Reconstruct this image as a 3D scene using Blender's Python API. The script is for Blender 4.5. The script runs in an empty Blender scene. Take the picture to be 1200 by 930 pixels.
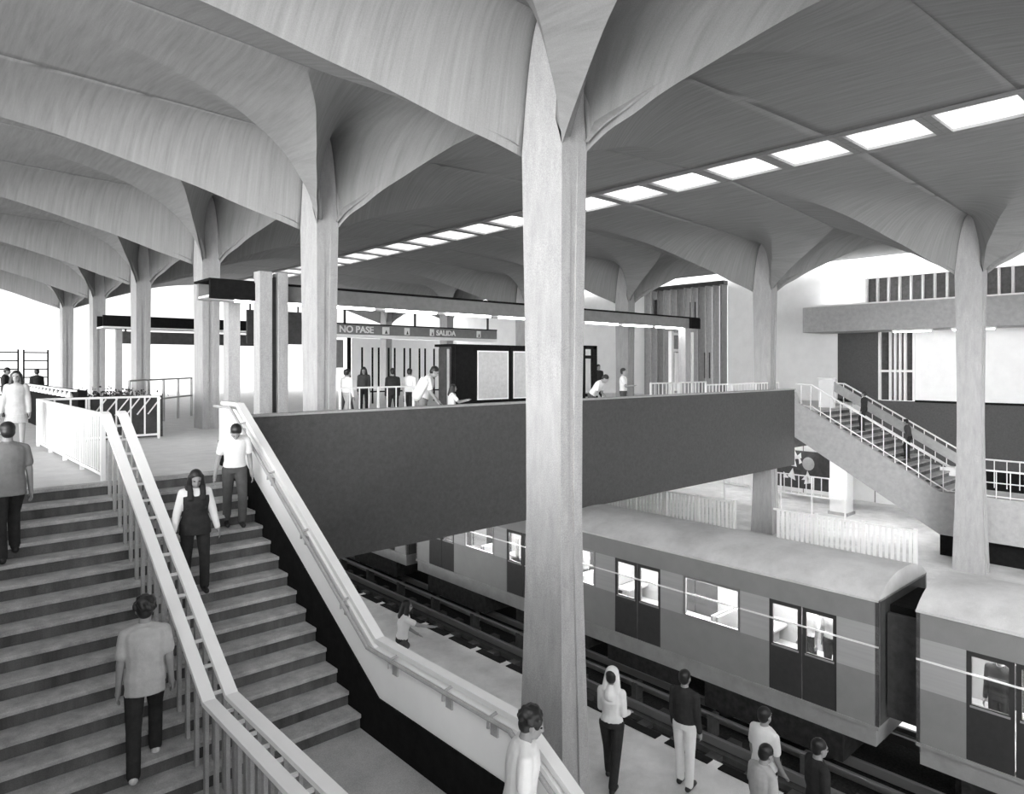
import bpy, bmesh, math, random
from mathutils import Vector, Matrix
random.seed(7)
D = bpy.data
SC = bpy.context.scene
COL = SC.collection

# ------------------------------------------------------------------ materials
def mat(name, v, rough=0.75, spec=0.3, var=0.0, scale=6.0, stretch=(1, 1, 1), metal=0.0, bump=0.0, v2=None, spk=0.0):
    m = D.materials.new(name); m.use_nodes = True
    nt = m.node_tree; b = nt.nodes['Principled BSDF']
    b.inputs['Roughness'].default_value = rough
    b.inputs['Metallic'].default_value = metal
    b.inputs['Specular IOR Level'].default_value = spec
    if var > 0 or bump > 0:
        tc = nt.nodes.new('ShaderNodeTexCoord'); mp = nt.nodes.new('ShaderNodeMapping')
        mp.inputs['Scale'].default_value = stretch
        nt.links.new(tc.outputs['Object'], mp.inputs['Vector'])
        n = nt.nodes.new('ShaderNodeTexNoise'); n.inputs['Scale'].default_value = scale
        n.inputs['Detail'].default_value = 6; n.inputs['Roughness'].default_value = 0.65
        nt.links.new(mp.outputs['Vector'], n.inputs['Vector'])
        r = nt.nodes.new('ShaderNodeValToRGB')
        lo = max(0.0, v * (1 - var)); hi = min(1.0, v * (1 + var)) if v2 is None else v2
        r.color_ramp.elements[0].position = 0.3; r.color_ramp.elements[1].position = 0.7
        r.color_ramp.elements[0].color = (lo, lo, lo, 1); r.color_ramp.elements[1].color = (hi, hi, hi, 1)
        nt.links.new(n.outputs['Fac'], r.inputs['Fac'])
        out = r.outputs['Color']
        if spk > 0:
            n2 = nt.nodes.new('ShaderNodeTexNoise'); n2.inputs['Scale'].default_value = 90; n2.inputs['Detail'].default_value = 2
            nt.links.new(tc.outputs['Object'], n2.inputs['Vector'])
            r2 = nt.nodes.new('ShaderNodeValToRGB')
            r2.color_ramp.elements[0].position = 0.35; r2.color_ramp.elements[1].position = 0.65
            a = 1 - spk
            r2.color_ramp.elements[0].color = (a, a, a, 1); r2.color_ramp.elements[1].color = (1, 1, 1, 1)
            nt.links.new(n2.outputs['Fac'], r2.inputs['Fac'])
            mx = nt.nodes.new('ShaderNodeMix'); mx.data_type = 'RGBA'; mx.blend_type = 'MULTIPLY'
            mx.inputs[0].default_value = 1
            nt.links.new(out, mx.inputs[6]); nt.links.new(r2.outputs['Color'], mx.inputs[7]); out = mx.outputs[2]
        nt.links.new(out, b.inputs['Base Color'])
        if bump > 0:
            bp = nt.nodes.new('ShaderNodeBump'); bp.inputs['Strength'].default_value = bump; bp.inputs['Distance'].default_value = 0.02
            nt.links.new(n.outputs['Fac'], bp.inputs['Height']); nt.links.new(bp.outputs['Normal'], b.inputs['Normal'])
    else:
        b.inputs['Base Color'].default_value = (v, v, v, 1)
    return m
def emis(name, strength):
    m = D.materials.new(name); m.use_nodes = True; nt = m.node_tree
    for n in list(nt.nodes): nt.nodes.remove(n)
    o = nt.nodes.new('ShaderNodeOutputMaterial'); e = nt.nodes.new('ShaderNodeEmission')
    e.inputs['Strength'].default_value = strength
    nt.links.new(e.outputs[0], o.inputs[0]); return m
def glass(name, gl=0.06, tint=1.0):
    m = D.materials.new(name); m.use_nodes = True; nt = m.node_tree
    for n in list(nt.nodes): nt.nodes.remove(n)
    o = nt.nodes.new('ShaderNodeOutputMaterial'); t = nt.nodes.new('ShaderNodeBsdfTransparent')
    t.inputs['Color'].default_value = (tint, tint, tint, 1)
    g = nt.nodes.new('ShaderNodeBsdfGlossy'); g.inputs['Roughness'].default_value = 0.08
    x = nt.nodes.new('ShaderNodeMixShader'); x.inputs[0].default_value = gl
    nt.links.new(t.outputs[0], x.inputs[1]); nt.links.new(g.outputs[0], x.inputs[2]); nt.links.new(x.outputs[0], o.inputs[0]); return m

M = dict(
 shell=mat('board_marked_concrete', 0.28, 0.9, 0.1, var=0.15, scale=1.0, stretch=(14, 0.9, 0.5), bump=0.15, spk=0.12),
 column=mat('bush_hammered_concrete', 0.44, 0.9, 0.1, var=0.12, scale=3.0, stretch=(3, 3, 0.7), bump=0.2, spk=0.25),
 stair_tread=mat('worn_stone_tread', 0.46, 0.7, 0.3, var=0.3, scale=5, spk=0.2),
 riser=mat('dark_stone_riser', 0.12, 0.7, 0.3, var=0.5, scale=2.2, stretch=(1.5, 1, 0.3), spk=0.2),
 floor=mat('pale_terrazzo', 0.72, 0.55, 0.3, var=0.1, scale=3, spk=0.12),
 landing=mat('grey_stone_paving', 0.50, 0.7, 0.3, var=0.2, scale=2, spk=0.25),
 platform=mat('worn_platform_paving', 0.70, 0.7, 0.3, var=0.22, scale=1.2, spk=0.2),
 fascia=mat('dark_painted_panel', 0.10, 0.8, 0.2, var=0.15, scale=14, spk=0.25),
 soffit=mat('dark_soffit_concrete', 0.16, 0.9, 0.1, var=0.2, scale=3),
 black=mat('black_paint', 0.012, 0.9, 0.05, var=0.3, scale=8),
 dark=mat('dark_grey_paint', 0.06, 0.6, 0.3, var=0.3, scale=6),
 mid=mat('mid_grey_paint', 0.22, 0.6, 0.3, var=0.12, scale=6),
 grey=mat('grey_painted_concrete', 0.42, 0.8, 0.2, var=0.12, scale=6, spk=0.15),
 bright=mat('lightened_white_paint', 0.93, 0.7, 0.2, var=0.02, scale=3),  # lighter copy of the white, making up for light missing on the stair
 white=mat('white_enamel', 0.82, 0.5, 0.4, var=0.03, scale=4),
 wall=mat('white_plaster', 0.85, 0.9, 0.1, var=0.04, scale=2, spk=0.06),
 paper=mat('printed_paper', 0.5, 0.8, 0.2, var=0.12, scale=9),
 steel=mat('rail_steel', 0.30, 0.4, 0.5, metal=0.7),
 ballast=mat('dark_trackbed', 0.03, 0.95, 0.1, var=0.5, scale=20, bump=0.4),
 car=mat('train_body_paint', 0.24, 0.4, 0.5, var=0.06, scale=3, spk=0.1),
 car_streak=mat('train_light_streak', 0.36, 0.4, 0.5, var=0.08, scale=1.5, stretch=(1, 0.2, 8)),  # pale tone imitates blurred reflections streaking along the moving train
 car_roof=mat('train_roof_paint', 0.6, 0.45, 0.4, var=0.25, scale=0.8, spk=0.1),
 car_door=mat('train_door_paint', 0.035, 0.4, 0.5, var=0.15, scale=8),
 car_skirt=mat('train_sill_paint', 0.27, 0.5, 0.4, var=0.15, scale=3),
 under=mat('oily_underframe', 0.02, 0.8, 0.2, var=0.5, scale=8),
 inside=mat('train_interior_panel', 0.7, 0.6, 0.3, var=0.03, scale=4),
 seat=mat('moulded_seat', 0.25, 0.5, 0.4, var=0.05, scale=6),
 glass=glass('clear_glass'), sky_pane=glass('skylight_pane', 0.04),
 lamp=emis('fluorescent_tube', 32.0), lamp_soft=emis('shaded_fluorescent_tube', 6.5), lamp_low=emis('bright_fluorescent_tube', 42.0), car_lamp=emis('carriage_light', 40.0),
 skin=mat('skin', 0.30, 0.6, 0.3, var=0.06, scale=12),
 hair=mat('black_hair', 0.012, 0.45, 0.5, var=0.4, scale=60),
 shoe=mat('dark_leather_shoe', 0.02, 0.5, 0.4, var=0.2, scale=20), shoe_light=mat('pale_canvas_shoe', 0.6, 0.7, 0.2, var=0.05, scale=20),
 c_white=mat('white_cotton', 0.80, 0.9, 0.1, var=0.05, scale=9, bump=0.3), c_light=mat('light_grey_cotton', 0.45, 0.9, 0.1, var=0.1, scale=9, bump=0.4),
 c_mid=mat('grey_cotton', 0.22, 0.9, 0.1, var=0.12, scale=9, bump=0.4), c_dark=mat('dark_twill', 0.035, 0.9, 0.1, var=0.2, scale=12, bump=0.3),
 c_grey=mat('charcoal_cloth', 0.09, 0.9, 0.1, var=0.15, scale=12, bump=0.3),
 leaf=mat('dark_leaf', 0.05, 0.7, 0.3, var=0.5, scale=12),
 ground=mat('pale_plaza_paving', 0.6, 0.9, 0.1, var=0.08, scale=0.4),
)

# ------------------------------------------------------------------ object helpers
def tag(o, label=None, cat=None, group=None, kind=None):
    if label: o['label'] = label
    if cat: o['category'] = cat
    if group: o['group'] = group
    if kind: o['kind'] = kind
    return o
def empty(name, loc=(0, 0, 0), rz=0.0, **k):
    o = D.objects.new(name, None); COL.objects.link(o); o.empty_display_size = 0.2
    o.location = loc; o.rotation_euler = (0, 0, rz); return tag(o, **k)
def copy_tree(o, parent=None):
    c = o.copy(); COL.objects.link(c)
    if parent: c.parent = parent
    for ch in list(o.children): copy_tree(ch, c)
    return c
class MB:
    def __init__(s): s.bm = bmesh.new()
    def box(s, x0, x1, y0, y1, z0, z1, bev=0.0):
        vs = [s.bm.verts.new((x, y, z)) for x in (x0, x1) for y in (y0, y1) for z in (z0, z1)]
        fs = [s.bm.faces.new([vs[i] for i in f]) for f in ((0, 1, 3, 2), (4, 6, 7, 5), (0, 4, 5, 1), (2, 3, 7, 6), (0, 2, 6, 4), (1, 5, 7, 3))]
        if bev > 0:
            es = {e for f in fs for e in f.edges}
            bmesh.ops.bevel(s.bm, geom=list(es), offset=bev, segments=2, affect='EDGES', profile=0.5)
        return s
    def prism(s, pts, axis, a0, a1):
        # polygon pts (2D) extruded along axis ('x': pts are (y,z); 'y': pts are (x,z); 'z': pts are (x,y))
        f = {'x': lambda p, a: (a, p[0], p[1]), 'y': lambda p, a: (p[0], a, p[1]), 'z': lambda p, a: (p[0], p[1], a)}[axis]
        A = [s.bm.verts.new(f(p, a0)) for p in pts]; B = [s.bm.verts.new(f(p, a1)) for p in pts]
        n = len(pts)
        s.bm.faces.new(A[::-1]); s.bm.faces.new(B)
        for i in range(n): s.bm.faces.new((A[i], A[(i + 1) % n], B[(i + 1) % n], B[i]))
        return s
    def tube(s, pts, r, seg=8, flat=None):
        # round (or flat: (w,h)) bar along a polyline
        pts = [Vector(p) for p in pts]; rings = []
        for i, p in enumerate(pts):
            d = (pts[min(i + 1, len(pts) - 1)] - pts[max(i - 1, 0)]).normalized()
            up = Vector((0, 0, 1)) if abs(d.z) < 0.98 else Vector((0, 1, 0))
            a = d.cross(up).normalized(); b = a.cross(d).normalized()
            if flat:
                w, h = flat[0] / 2, flat[1] / 2
                ring = [p + a * sx * w + b * sz * h for sx, sz in ((-1, -1), (1, -1), (1, 1), (-1, 1))]
            else:
                ring = [p + (a * math.cos(2 * math.pi * k / seg) + b * math.sin(2 * math.pi * k / seg)) * r for k in range(seg)]
            rings.append([s.bm.verts.new(v) for v in ring])
        n = len(rings[0])
        for A, B in zip(rings[:-1], rings[1:]):
            for k in range(n): s.bm.faces.new((A[k], A[(k + 1) % n], B[(k + 1) % n], B[k]))
        s.bm.faces.new(rings[0][::-1]); s.bm.faces.new(rings[-1])
        return s
    def loft(s, rings, cap=True):
        R = [[s.bm.verts.new(v) for v in r] for r in rings]; n = len(R[0])
        for A, B in zip(R[:-1], R[1:]):
            for k in range(n): s.bm.faces.new((A[k], A[(k + 1) % n], B[(k + 1) % n], B[k]))
        if cap: s.bm.faces.new(R[0][::-1]); s.bm.faces.new(R[-1])
        return s
    def ball(s, c, r, seg=12, rot=None):
        if not hasattr(r, '__len__'): r = (r, r, r)
        m = Matrix.Translation(c) @ (rot.to_4x4() if rot is not None else Matrix.Identity(4)) @ Matrix.Diagonal((*r, 1))
        bmesh.ops.create_uvsphere(s.bm, u_segments=seg, v_segments=max(6, seg // 2 + 2), radius=1, matrix=m); return s
    def cone(s, p0, r0, p1, r1, seg=10):
        p0 = Vector(p0); p1 = Vector(p1); s.ball(p0, r0, seg); s.ball(p1, r1, seg)
        d = (p1 - p0); L = d.length
        if L < 1e-5: return s
        q = d.to_track_quat('Z', 'Y').to_matrix().to_4x4()
        bmesh.ops.create_cone(s.bm, cap_ends=True, segments=seg, radius1=r0, radius2=r1, depth=L, matrix=Matrix.Translation((p0 + p1) / 2) @ q); return s
    def mesh(s, name, m, smooth=None):
        bmesh.ops.recalc_face_normals(s.bm, faces=s.bm.faces)
        me = D.meshes.new(name); s.bm.to_mesh(me); s.bm.free()
        for mm in (m if isinstance(m, (list, tuple)) else [m]): me.materials.append(mm)
        if smooth is not None:
            for p in me.polygons: p.use_smooth = True
            me.set_sharp_from_angle(angle=math.radians(smooth))
        return me
    def build(s, name, m, parent=None, smooth=None, **k):
        o = D.objects.new(name, s.mesh(name, m, smooth)); COL.objects.link(o)
        if parent: o.parent = parent
        return tag(o, **k)
def struct(name, mb, m, **k): return mb.build(name, m, kind='structure', **k)

# ------------------------------------------------------------------ camera
CAM_H = 1.7
cd = D.cameras.new('camera'); cam = D.objects.new('camera', cd); COL.objects.link(cam)
cam.location = (0, 0, CAM_H)
yaw = math.atan2(810, 896)            # heading of the optical axis: (0.6706, 0.7418)
fx, fy = math.cos(math.atan2(0.7418, 0.6706)), math.sin(math.atan2(0.7418, 0.6706))
cam.rotation_euler = (math.radians(90), 0, math.atan2(fy, fx) - math.pi / 2)
cd.sensor_fit = 'HORIZONTAL'; cd.sensor_width = 36; cd.lens = 36 * 810 / 1200
cd.shift_y = (428 - 465) / 1200.0
cd.clip_end = 400; cd.clip_start = 0.05
SC.camera = cam

# ------------------------------------------------------------------ umbrella columns
ZS = 4.45; A0, B0 = 0.23, 0.365; UX, VY = 8.15, 3.3
E1 = [(.23,.365,4.45),(.33,.42,4.75),(.5,.5,5.05),(.7,.6,5.25),(.95,.76,5.45),(1.25,.92,5.63),(1.65,1.12,5.8),(2.3,1.45,5.98),(3.1,1.75,6.13),(4.6,2.2,6.3),(6.4,2.75,6.42),(8.15,3.3,6.5)]
F1 = [(.23,.365,4.45),(.6,.5,4.6),(1.1,.72,4.79),(1.6,.93,5.0),(2.1,1.13,5.2),(2.7,1.35,5.4),(3.3,1.55,5.6),(3.9,1.78,5.8),(4.6,2.05,6.0),(5.6,2.4,6.2),(6.8,2.85,6.37),(8.15,3.3,6.5)]
E2 = [(.23,.365,4.45),(.35,.62,4.68),(.5,.9,4.85),(.62,1.15,5.02),(.75,1.4,5.17),(.88,1.65,5.3),(1.02,1.95,5.45),(1.2,2.3,5.63),(1.38,2.65,5.8),(1.55,2.9,5.92),(1.7,3.1,6.02),(1.85,3.3,6.12)]
def cr(P, n):
    # Catmull-Rom resample with n pieces per span
    out = []
    for i in range(len(P) - 1):
        p0 = Vector(P[max(i - 1, 0)]); p1 = Vector(P[i]); p2 = Vector(P[i + 1]); p3 = Vector(P[min(i + 2, len(P) - 1)])
        for k in range(n):
            t = k / n
            out.append(0.5 * ((2 * p1) + (p2 - p0) * t + (2 * p0 - 5 * p1 + 4 * p2 - p3) * t * t + (3 * p1 - p0 - 3 * p2 + p3) * t ** 3))
    out.append(Vector(P[-1])); return out
def canopy_mesh():
    bm = bmesh.new()
    def grid(rows, flip):
        V = [[bm.verts.new(p) for p in r] for r in rows]
        for a, b in zip(V[:-1], V[1:]):
            for k in range(len(a) - 1):
                q = [a[k], a[k + 1], b[k + 1], b[k]]
                if len({tuple(round(c, 5) for c in v.co) for v in q}) < 3: continue
                try: bm.faces.new(q if not flip else q[::-1])
                except ValueError: pass
    e2 = cr(E2, 3)
    for sx in (-1, 1):
        for sy in (-1, 1):
            e1 = cr(E1 if sy < 0 else F1, 3)
            fl = sx * sy > 0
            S = lambda p: Vector((p.x * sx, p.y * sy, p.z))
            # corner facet, ruled between its two fold lines with a slight hollow
            rows = []
            for a, b in zip(e1, e2):
                r = []
                for k in range(11):
                    t = k / 10; p = a.lerp(b, t); p.z += 0.10 * min(1.0, (b - a).length / 2.0) * 4 * t * (1 - t) * max(0.0, 1 - (a - b).length / 7)
                    r.append(S(p))
                rows.append(r)
            grid(rows, fl)
            # half of the barrel lobe along x
            rows = []
            for a in e1:
                zc = max(a.z, 6.2 + 0.3 * (a.x / UX)); r = []
                for k in range(13):
                    s_ = k / 12; r.append(S(Vector((a.x, a.y * s_, zc - (zc - a.z) * s_ ** 2.2))))
                rows.append(r)
            grid(rows, fl)
            # half of the barrel lobe along y
            rows = []
            for a in e2:
                zc = 6.2 + 0.25 * (a.y / VY); r = []
                for k in range(13):
                    s_ = k / 12; r.append(S(Vector((a.x * s_, a.y, zc - (zc - a.z) * s_ ** 2.2))))
                rows.append(r)
            grid(rows, not fl)
    bmesh.ops.remove_doubles(bm, verts=bm.verts, dist=0.0008)
    bmesh.ops.recalc_face_normals(bm, faces=bm.faces)
    bm.normal_update()
    if sum(f.normal.z * f.calc_area() for f in bm.faces) < 0:
        bmesh.ops.reverse_faces(bm, faces=bm.faces)
    me = D.meshes.new('canopy'); bm.to_mesh(me); bm.free(); me.materials.append(M['shell'])
    for p in me.polygons: p.use_smooth = True
    me.set_sharp_from_angle(angle=math.radians(28))
    return me
def shaft_mesh(zbase):
    # rectangular shaft waisted at mid height, with a shallow groove down the y faces
    mb = MB()
    def ring(z, k):
        a, b = A0 * k, B0 * k; g = 0.06 * k; gd = 0.03 if z < 3.5 else 0.0
        pts = [(-a, -b), (-g, -b), (-g, -b + gd), (g, -b + gd), (g, -b), (a, -b), (a, b), (g, b), (g, b - gd), (-g, b - gd), (-g, b), (-a, b)]
        return [(x, y, z) for x, y in pts]
    zz = [(zbase, 1.17), (zbase + 1.2, 1.06), (-1.2, 0.90), (-0.2, 0.86), (1.2, 0.87), (3.0, 0.94), (ZS, 1.0), (6.3, 1.0)]
    zz = [z for z in zz if z[0] > zbase or z[0] == zbase]
    if zbase == 0: zz = [(0, 0.95), (1.2, 0.93), (3.0, 0.96), (ZS, 1.0), (6.3, 1.0)]
    mb.loft([ring(z, k) for z, k in zz])
    return mb.mesh('shaft', M['column'], 20)
can_me = canopy_mesh(); sh_low = shaft_mesh(-4.5); sh_up = shaft_mesh(0)
ROW1X, ROW2X = 6.45, 24.3
near_l = {0: 'umbrella column just behind the viewpoint carrying a vaulted concrete canopy over the right edge',
 1: 'tallest foreground concrete column with flared vault, rising from the platform in the middle',
 2: 'second concrete column from the front, rising just behind the dark parapet at left',
 3: 'third concrete column, standing on the pale concourse floor beyond the stair top',
 4: 'fourth concrete column of the left row, behind the dark planter',
 5: 'fifth concrete column of the left row, half hidden behind the fourth',
 6: 'last and smallest column of the left row, against the bright sky'}
far_l = {0: 'far row column outside the right edge carrying a vaulted canopy',
 1: 'right-hand column with flared vault standing in front of the far staircase',
 2: 'column with flared vault in front of the white wall, beyond the dark parapet end',
 3: 'slimmer far row column behind the long canopy beam, beside the vertical louvres',
 4: 'far row column seen just beside the foreground column, behind the dark kiosk',
 5: 'far row column beneath the bright vaults above the long beam',
 6: 'most distant column of the far row, behind the sign band'}
for row, (RX, L) in enumerate(((ROW1X, near_l), (ROW2X, far_l))):
    for k in range(7):
        y = (6.32 if row == 0 else 6.2) + 6.6 * (k - 1)
        low = (k <= 1) if row == 0 else (k <= 2)
        if row == 0 and k == 2: low = True
        zb = -4.5 if low else 0.0
        if row == 0 and k == 0: zb = -4.5
        t = empty('umbrella_column', (RX, y, 0), label=L[k], cat='column')
        s = D.objects.new('shaft', sh_low if low else sh_up); COL.objects.link(s); s.parent = t
        c = D.objects.new('canopy', can_me); COL.objects.link(c); c.parent = t
        md = c.modifiers.new('thickness', 'SOLIDIFY'); md.thickness = 0.10; md.offset = 1.0

# unseen bays added behind and left of the viewpoint to hold back sky light
for RX in (ROW2X, ROW1X - 17.85):
    for k in ((-1, -2) if RX == ROW2X else range(0, 7)):
        y = (6.32 if RX == ROW1X else 6.2) + 6.6 * (k - 1)
        t = empty('umbrella_column', (RX, y, 0), label='unseen umbrella column added to hold back sky light', cat='column', group='unseen columns added to shade the hall')
        s = D.objects.new('shaft', sh_low if RX == ROW2X else sh_up); COL.objects.link(s); s.parent = t
        c = D.objects.new('canopy', can_me); COL.objects.link(c); c.parent = t
        md = c.modifiers.new('thickness', 'SOLIDIFY'); md.thickness = 0.10; md.offset = 1.0
# skylights between the two rows of canopies
def skylight():
    t = empty('skylight', (0, 0, 0))
    x0, x1, g = -0.745, 0.745, 0.822
    mb = MB()
    zb, zt = 6.5, 6.82
    mb.box(x0 - .03, x0 + .07, -g, g, zb, zt); mb.box(x1 - .07, x1 + .03, -g, g, zb, zt)
    mb.box(x0 + .07, x1 - .07, -g, -g + .14, zb, zt); mb.box(x0 + .07, x1 - .07, g - .14, g, zb, zt)
    mb.build('curb', M['white'], t)
    mb = MB(); mb.box(x0 - .03, x0 + .07, -g, g, 6.44, 6.5); mb.box(x1 - .07, x1 + .03, -g, g, 6.44, 6.5); mb.box(x0 + .07, x1 - .07, -g, -g + .14, 6.44, 6.5); mb.box(x0 + .07, x1 - .07, g - .14, g, 6.44, 6.5)
    mb.build('rim', M['shell'], t)
    MB().box(x0 + .0, x1 - .0, -g + .02, g - .02, zt, zt + .03).build('pane', M['sky_pane'], t)
    m2 = MB(); m2.tube([(0.25, -g + .12, zt - .05), (0.25, g - .12, zt - .05)], 0.02); m2.tube([(x0 + .07, .3, zt - .05), (x1 - .07, .3, zt - .05)], 0.02)
    m2.build('glazing_bar', M['white'], t)
    return t
sk = skylight(); first = True
for j in range(36):
    yc = -3.7 - 1.65 * 8 + 1.65 * j + 0.825
    o = sk if j == 0 else copy_tree(sk)
    o.location = (15.375, yc, 0)
    tag(o, label=('nearest' if j < 1 else '') or 'bright square rooflight in the ceiling strip', cat='skylight', group='rooflights in the strip between the vaults')
    o['label'] = 'bright square rooflight in the ceiling strip between the vaults'

# ------------------------------------------------------------------ floors, walls, ground
SX0, SX1 = -1.0, 4.19       # flight between these
YT = 11.40; RIS, TRD = 0.175, 0.29
RSX0, RSX1 = 25.43, 28.4    # far staircase
mb = MB()
mb.prism([(-9, 11.52), (4.35, 11.52), (4.35, 12.15), (25.4, 12.15), (25.4, 11.52), (28.55, 11.52), (28.55, 12.3), (33.2, 12.3), (33.2, 43.5), (-9, 43.5)], 'z', -0.35, 0.0)
struct('floor_concourse', mb, [M['floor']])
mb = MB(); mb.box(4.6, 9.65, -17, 44, -5.0, -4.5); struct('floor_platform_near', mb, M['platform'])
mb = MB(); mb.box(15.35, 33.2, -17, 44, -5.0, -4.5); struct('floor_platform_far', mb, M['platform'])
mb = MB(); mb.box(9.65, 15.35, -17, 44, -6.0, -5.75); struct('floor_trackbed', mb, M['ballast'])
mb = MB(); mb.box(9.35, 9.65, -17, 44, -5.75, -5.0); struct('trim_platform_edge', mb, M['dark'])
mb = MB(); mb.box(-12, 33.5, 44, 48, -6, -0.4); struct('wall_tunnel', mb, M['soffit'])
mb = MB(); mb.box(-40, 70, 43.5, 120, -0.4, -0.05); struct('ground', mb, M['ground'])
mb = MB(); mb.box(-40, -9, -10, 43.5, -0.4, -0.05); struct('ground_side', mb, M['ground'])
mb = MB(); mb.box(-1.2, -1.0, -2, 11.4, -4.5, 0.9); struct('wall_stair_shade', mb, M['fascia'])  # unseen wall, added to shade the stairwell
mb = MB(); mb.box(9.0, 33.5, -17.3, -17.0, -6, 6.6); struct('wall_light_block_rear', mb, M['wall'])  # unseen wall, added to cut the light from behind
mb = MB(); mb.box(-3.2, -3.0, -17, -1.4, -6, 6.4); struct('wall_light_block_left', mb, M['wall'])  # unseen wall, added to keep low sky light off the far columns
# underside of the concourse bridge: slab ribs
mb = MB(); mb.box(4.6, 33.1, 12.6, 43.5, -0.75, -0.36)
for yy in (13.2, 19.5, 26.1, 32.7): mb.box(9.7, 31.5, yy - .2, yy + .2, -1.6, -0.75)
struct('ceiling_lower_level', mb, M['soffit'])
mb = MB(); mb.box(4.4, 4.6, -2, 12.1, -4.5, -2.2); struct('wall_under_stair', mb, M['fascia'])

# right wall
WX = 33.2
mb = MB(); mb.box(WX, WX + .3, 12.6, 19.6, -0.3, 7.2); mb.box(WX, WX + .3, 24.9, 43.5, -0.3, 7.2); mb.box(WX, WX + .3, -17, 12.6, 5.65, 7.2); mb.box(WX, WX + .3, 19.6, 24.9, 6.05, 7.2);
mb.box(WX, WX + .3, -17, 10.55, 0.12, 4.4)
struct('wall_right', mb, M['wall'])
mb = MB(); mb.box(WX, WX + .3, -17, 13.9, -2.6, 0.12); mb.box(WX - .02, WX + .3, 12.05, 13.85, 0.12, 3.2); struct('wall_right_dado', mb, M['fascia'])
mb = MB(); mb.box(WX - .05, WX, -6, 10.55, 0.10, 0.19); struct('trim_1', mb, M['black'])
mb = MB(); mb.box(WX, WX + .3, 8.6, 43.5, -4.5, -2.6)
struct('wall_lower_right', mb, M['wall'])
mb = MB(); mb.box(WX, WX + .3, -17, 8.6, -4.5, -2.6); struct('wall_lower_end', mb, M['black'])
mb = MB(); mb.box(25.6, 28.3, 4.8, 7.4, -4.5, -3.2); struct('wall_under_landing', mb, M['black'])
mb = MB(); mb.box(WX, WX + .3, 13.9, 43.5, -2.6, -0.36); struct('wall_lower_top', mb, M['wall'])
mb = MB(); mb.box(31.2, WX, -6, 14.6, 3.2, 4.36)
struct('trim_balcony', mb, M['grey'])
mb = MB(); mb.box(31.15, 31.25, -6, 14.6, 4.34, 4.40); struct('trim_balcony_edge', mb, M['white'])
# seams on the lower wall
mb = MB()
for y in (10.2, 12.2, 15.5, 17.6, 19.8, 22.0, 24.2, 26.4): mb.box(WX - .015, WX + .01, y - .02, y + .02, -4.5, -2.0)
struct('trim_2', mb, M['mid'])
# clerestory window above the balcony
wt = empty('window_1', (0, 0, 0), kind='structure')
MB().box(WX + .12, WX + .16, -6, 12.6, 4.4, 5.65).build('window_pane', M['dark'], wt)
y = 12.55
while y > -1:
    MB().box(WX - .06, WX + .1, y - .04, y + .04, 4.4, 5.65).build('mullion', M['grey'], wt); y -= 0.46
wt = empty('window_2', (0, 0, 0), kind='structure')
MB().box(WX + .12, WX + .16, 10.5, 12.1, 0.15, 3.2).build('window_pane', M['dark'], wt)
for y in (12.0, 11.55, 11.35, 11.15, 10.95, 10.6): MB().box(WX - .06, WX + .1, y - .045, y + .045, 0.15, 3.2).build('mullion', M['white'], wt)
MB().box(WX - .05, WX + .1, 10.55, 12.05, 1.4, 1.5).build('transom', M['white'], wt)
# louvre screen
wt = empty('window_3', (0, 0, 0), kind='structure')
MB().box(WX + .25, WX + .27, 19.6, 24.9, 0, 6.05).build('window_pane', M['glass'], wt)
for i in range(12):
    y = 19.8 + i * 0.45
    MB().box(WX - .35, WX + .2, y - .05, y + .05, 0, 6.05).build('louvre', M['grey' if i % 3 else 'mid'], wt)
for i, (y, z0, z1) in enumerate(((20.6, 1, 2.4), (21.5, 4.2, 5.2), (22.4, 1.6, 2.6), (23.3, 3.9, 4.5), (21.9, .2, 1.2), (24.0, 4.6, 5.5))):
    MB().box(WX - .12, WX - .08, y, y + .36, z0, z1).build('louvre_panel', M['dark'], wt)
MB().box(WX - .4, WX + .2, 19.6, 24.9, 6.0, 6.2).build('window_head', M['dark'], wt)
# bright back wall with openings, far end of the concourse
mb = MB(); mb.box(24.0, 33.5, 43.2, 43.5, 0, 3.6); struct('wall_back', mb, M['wall'])

# ------------------------------------------------------------------ near staircase
def step_mesh(x0, x1, tread=TRD, z_low=0.35):
    mb = MB()
    # local: nosing at y=0 z=0, tread runs to +y
    mb.box(x0, x1, -0.03, tread + .01, -0.045, 0.0)
    me1 = mb.mesh('tread', M['stair_tread'])
    return me1
def staircase(name, x0, x1, label, rail_gap=False):
    t = empty(name, (0, 0, 0), label=label, cat='stairs')
    def flight(ytop, ztop, n, x0, x1):
        for k in range(n):
            y = ytop - TRD * k; z = ztop - RIS * k
            if k > 0:
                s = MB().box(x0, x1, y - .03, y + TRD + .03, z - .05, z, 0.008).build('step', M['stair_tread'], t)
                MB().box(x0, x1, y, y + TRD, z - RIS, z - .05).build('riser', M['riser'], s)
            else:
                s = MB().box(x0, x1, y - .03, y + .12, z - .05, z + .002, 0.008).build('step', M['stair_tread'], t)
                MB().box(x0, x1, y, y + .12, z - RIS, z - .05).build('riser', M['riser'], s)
    flight(YT, 0.0, 15, x0, x1)
    zl = -RIS * 15; yl = YT - TRD * 14
    MB().box(x0, x1, 4.65, yl + .02, zl - .25, zl).build('landing', M['landing'], t)
    flight(4.65, zl, 11, x0, x1)
    return t
staircase('staircase', SX0, SX1, 'wide stone staircase with dark risers descending from the concourse at left')
staircase('staircase', RSX0, RSX1, 'far staircase descending from the right end of the dark bridge parapet')

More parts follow.
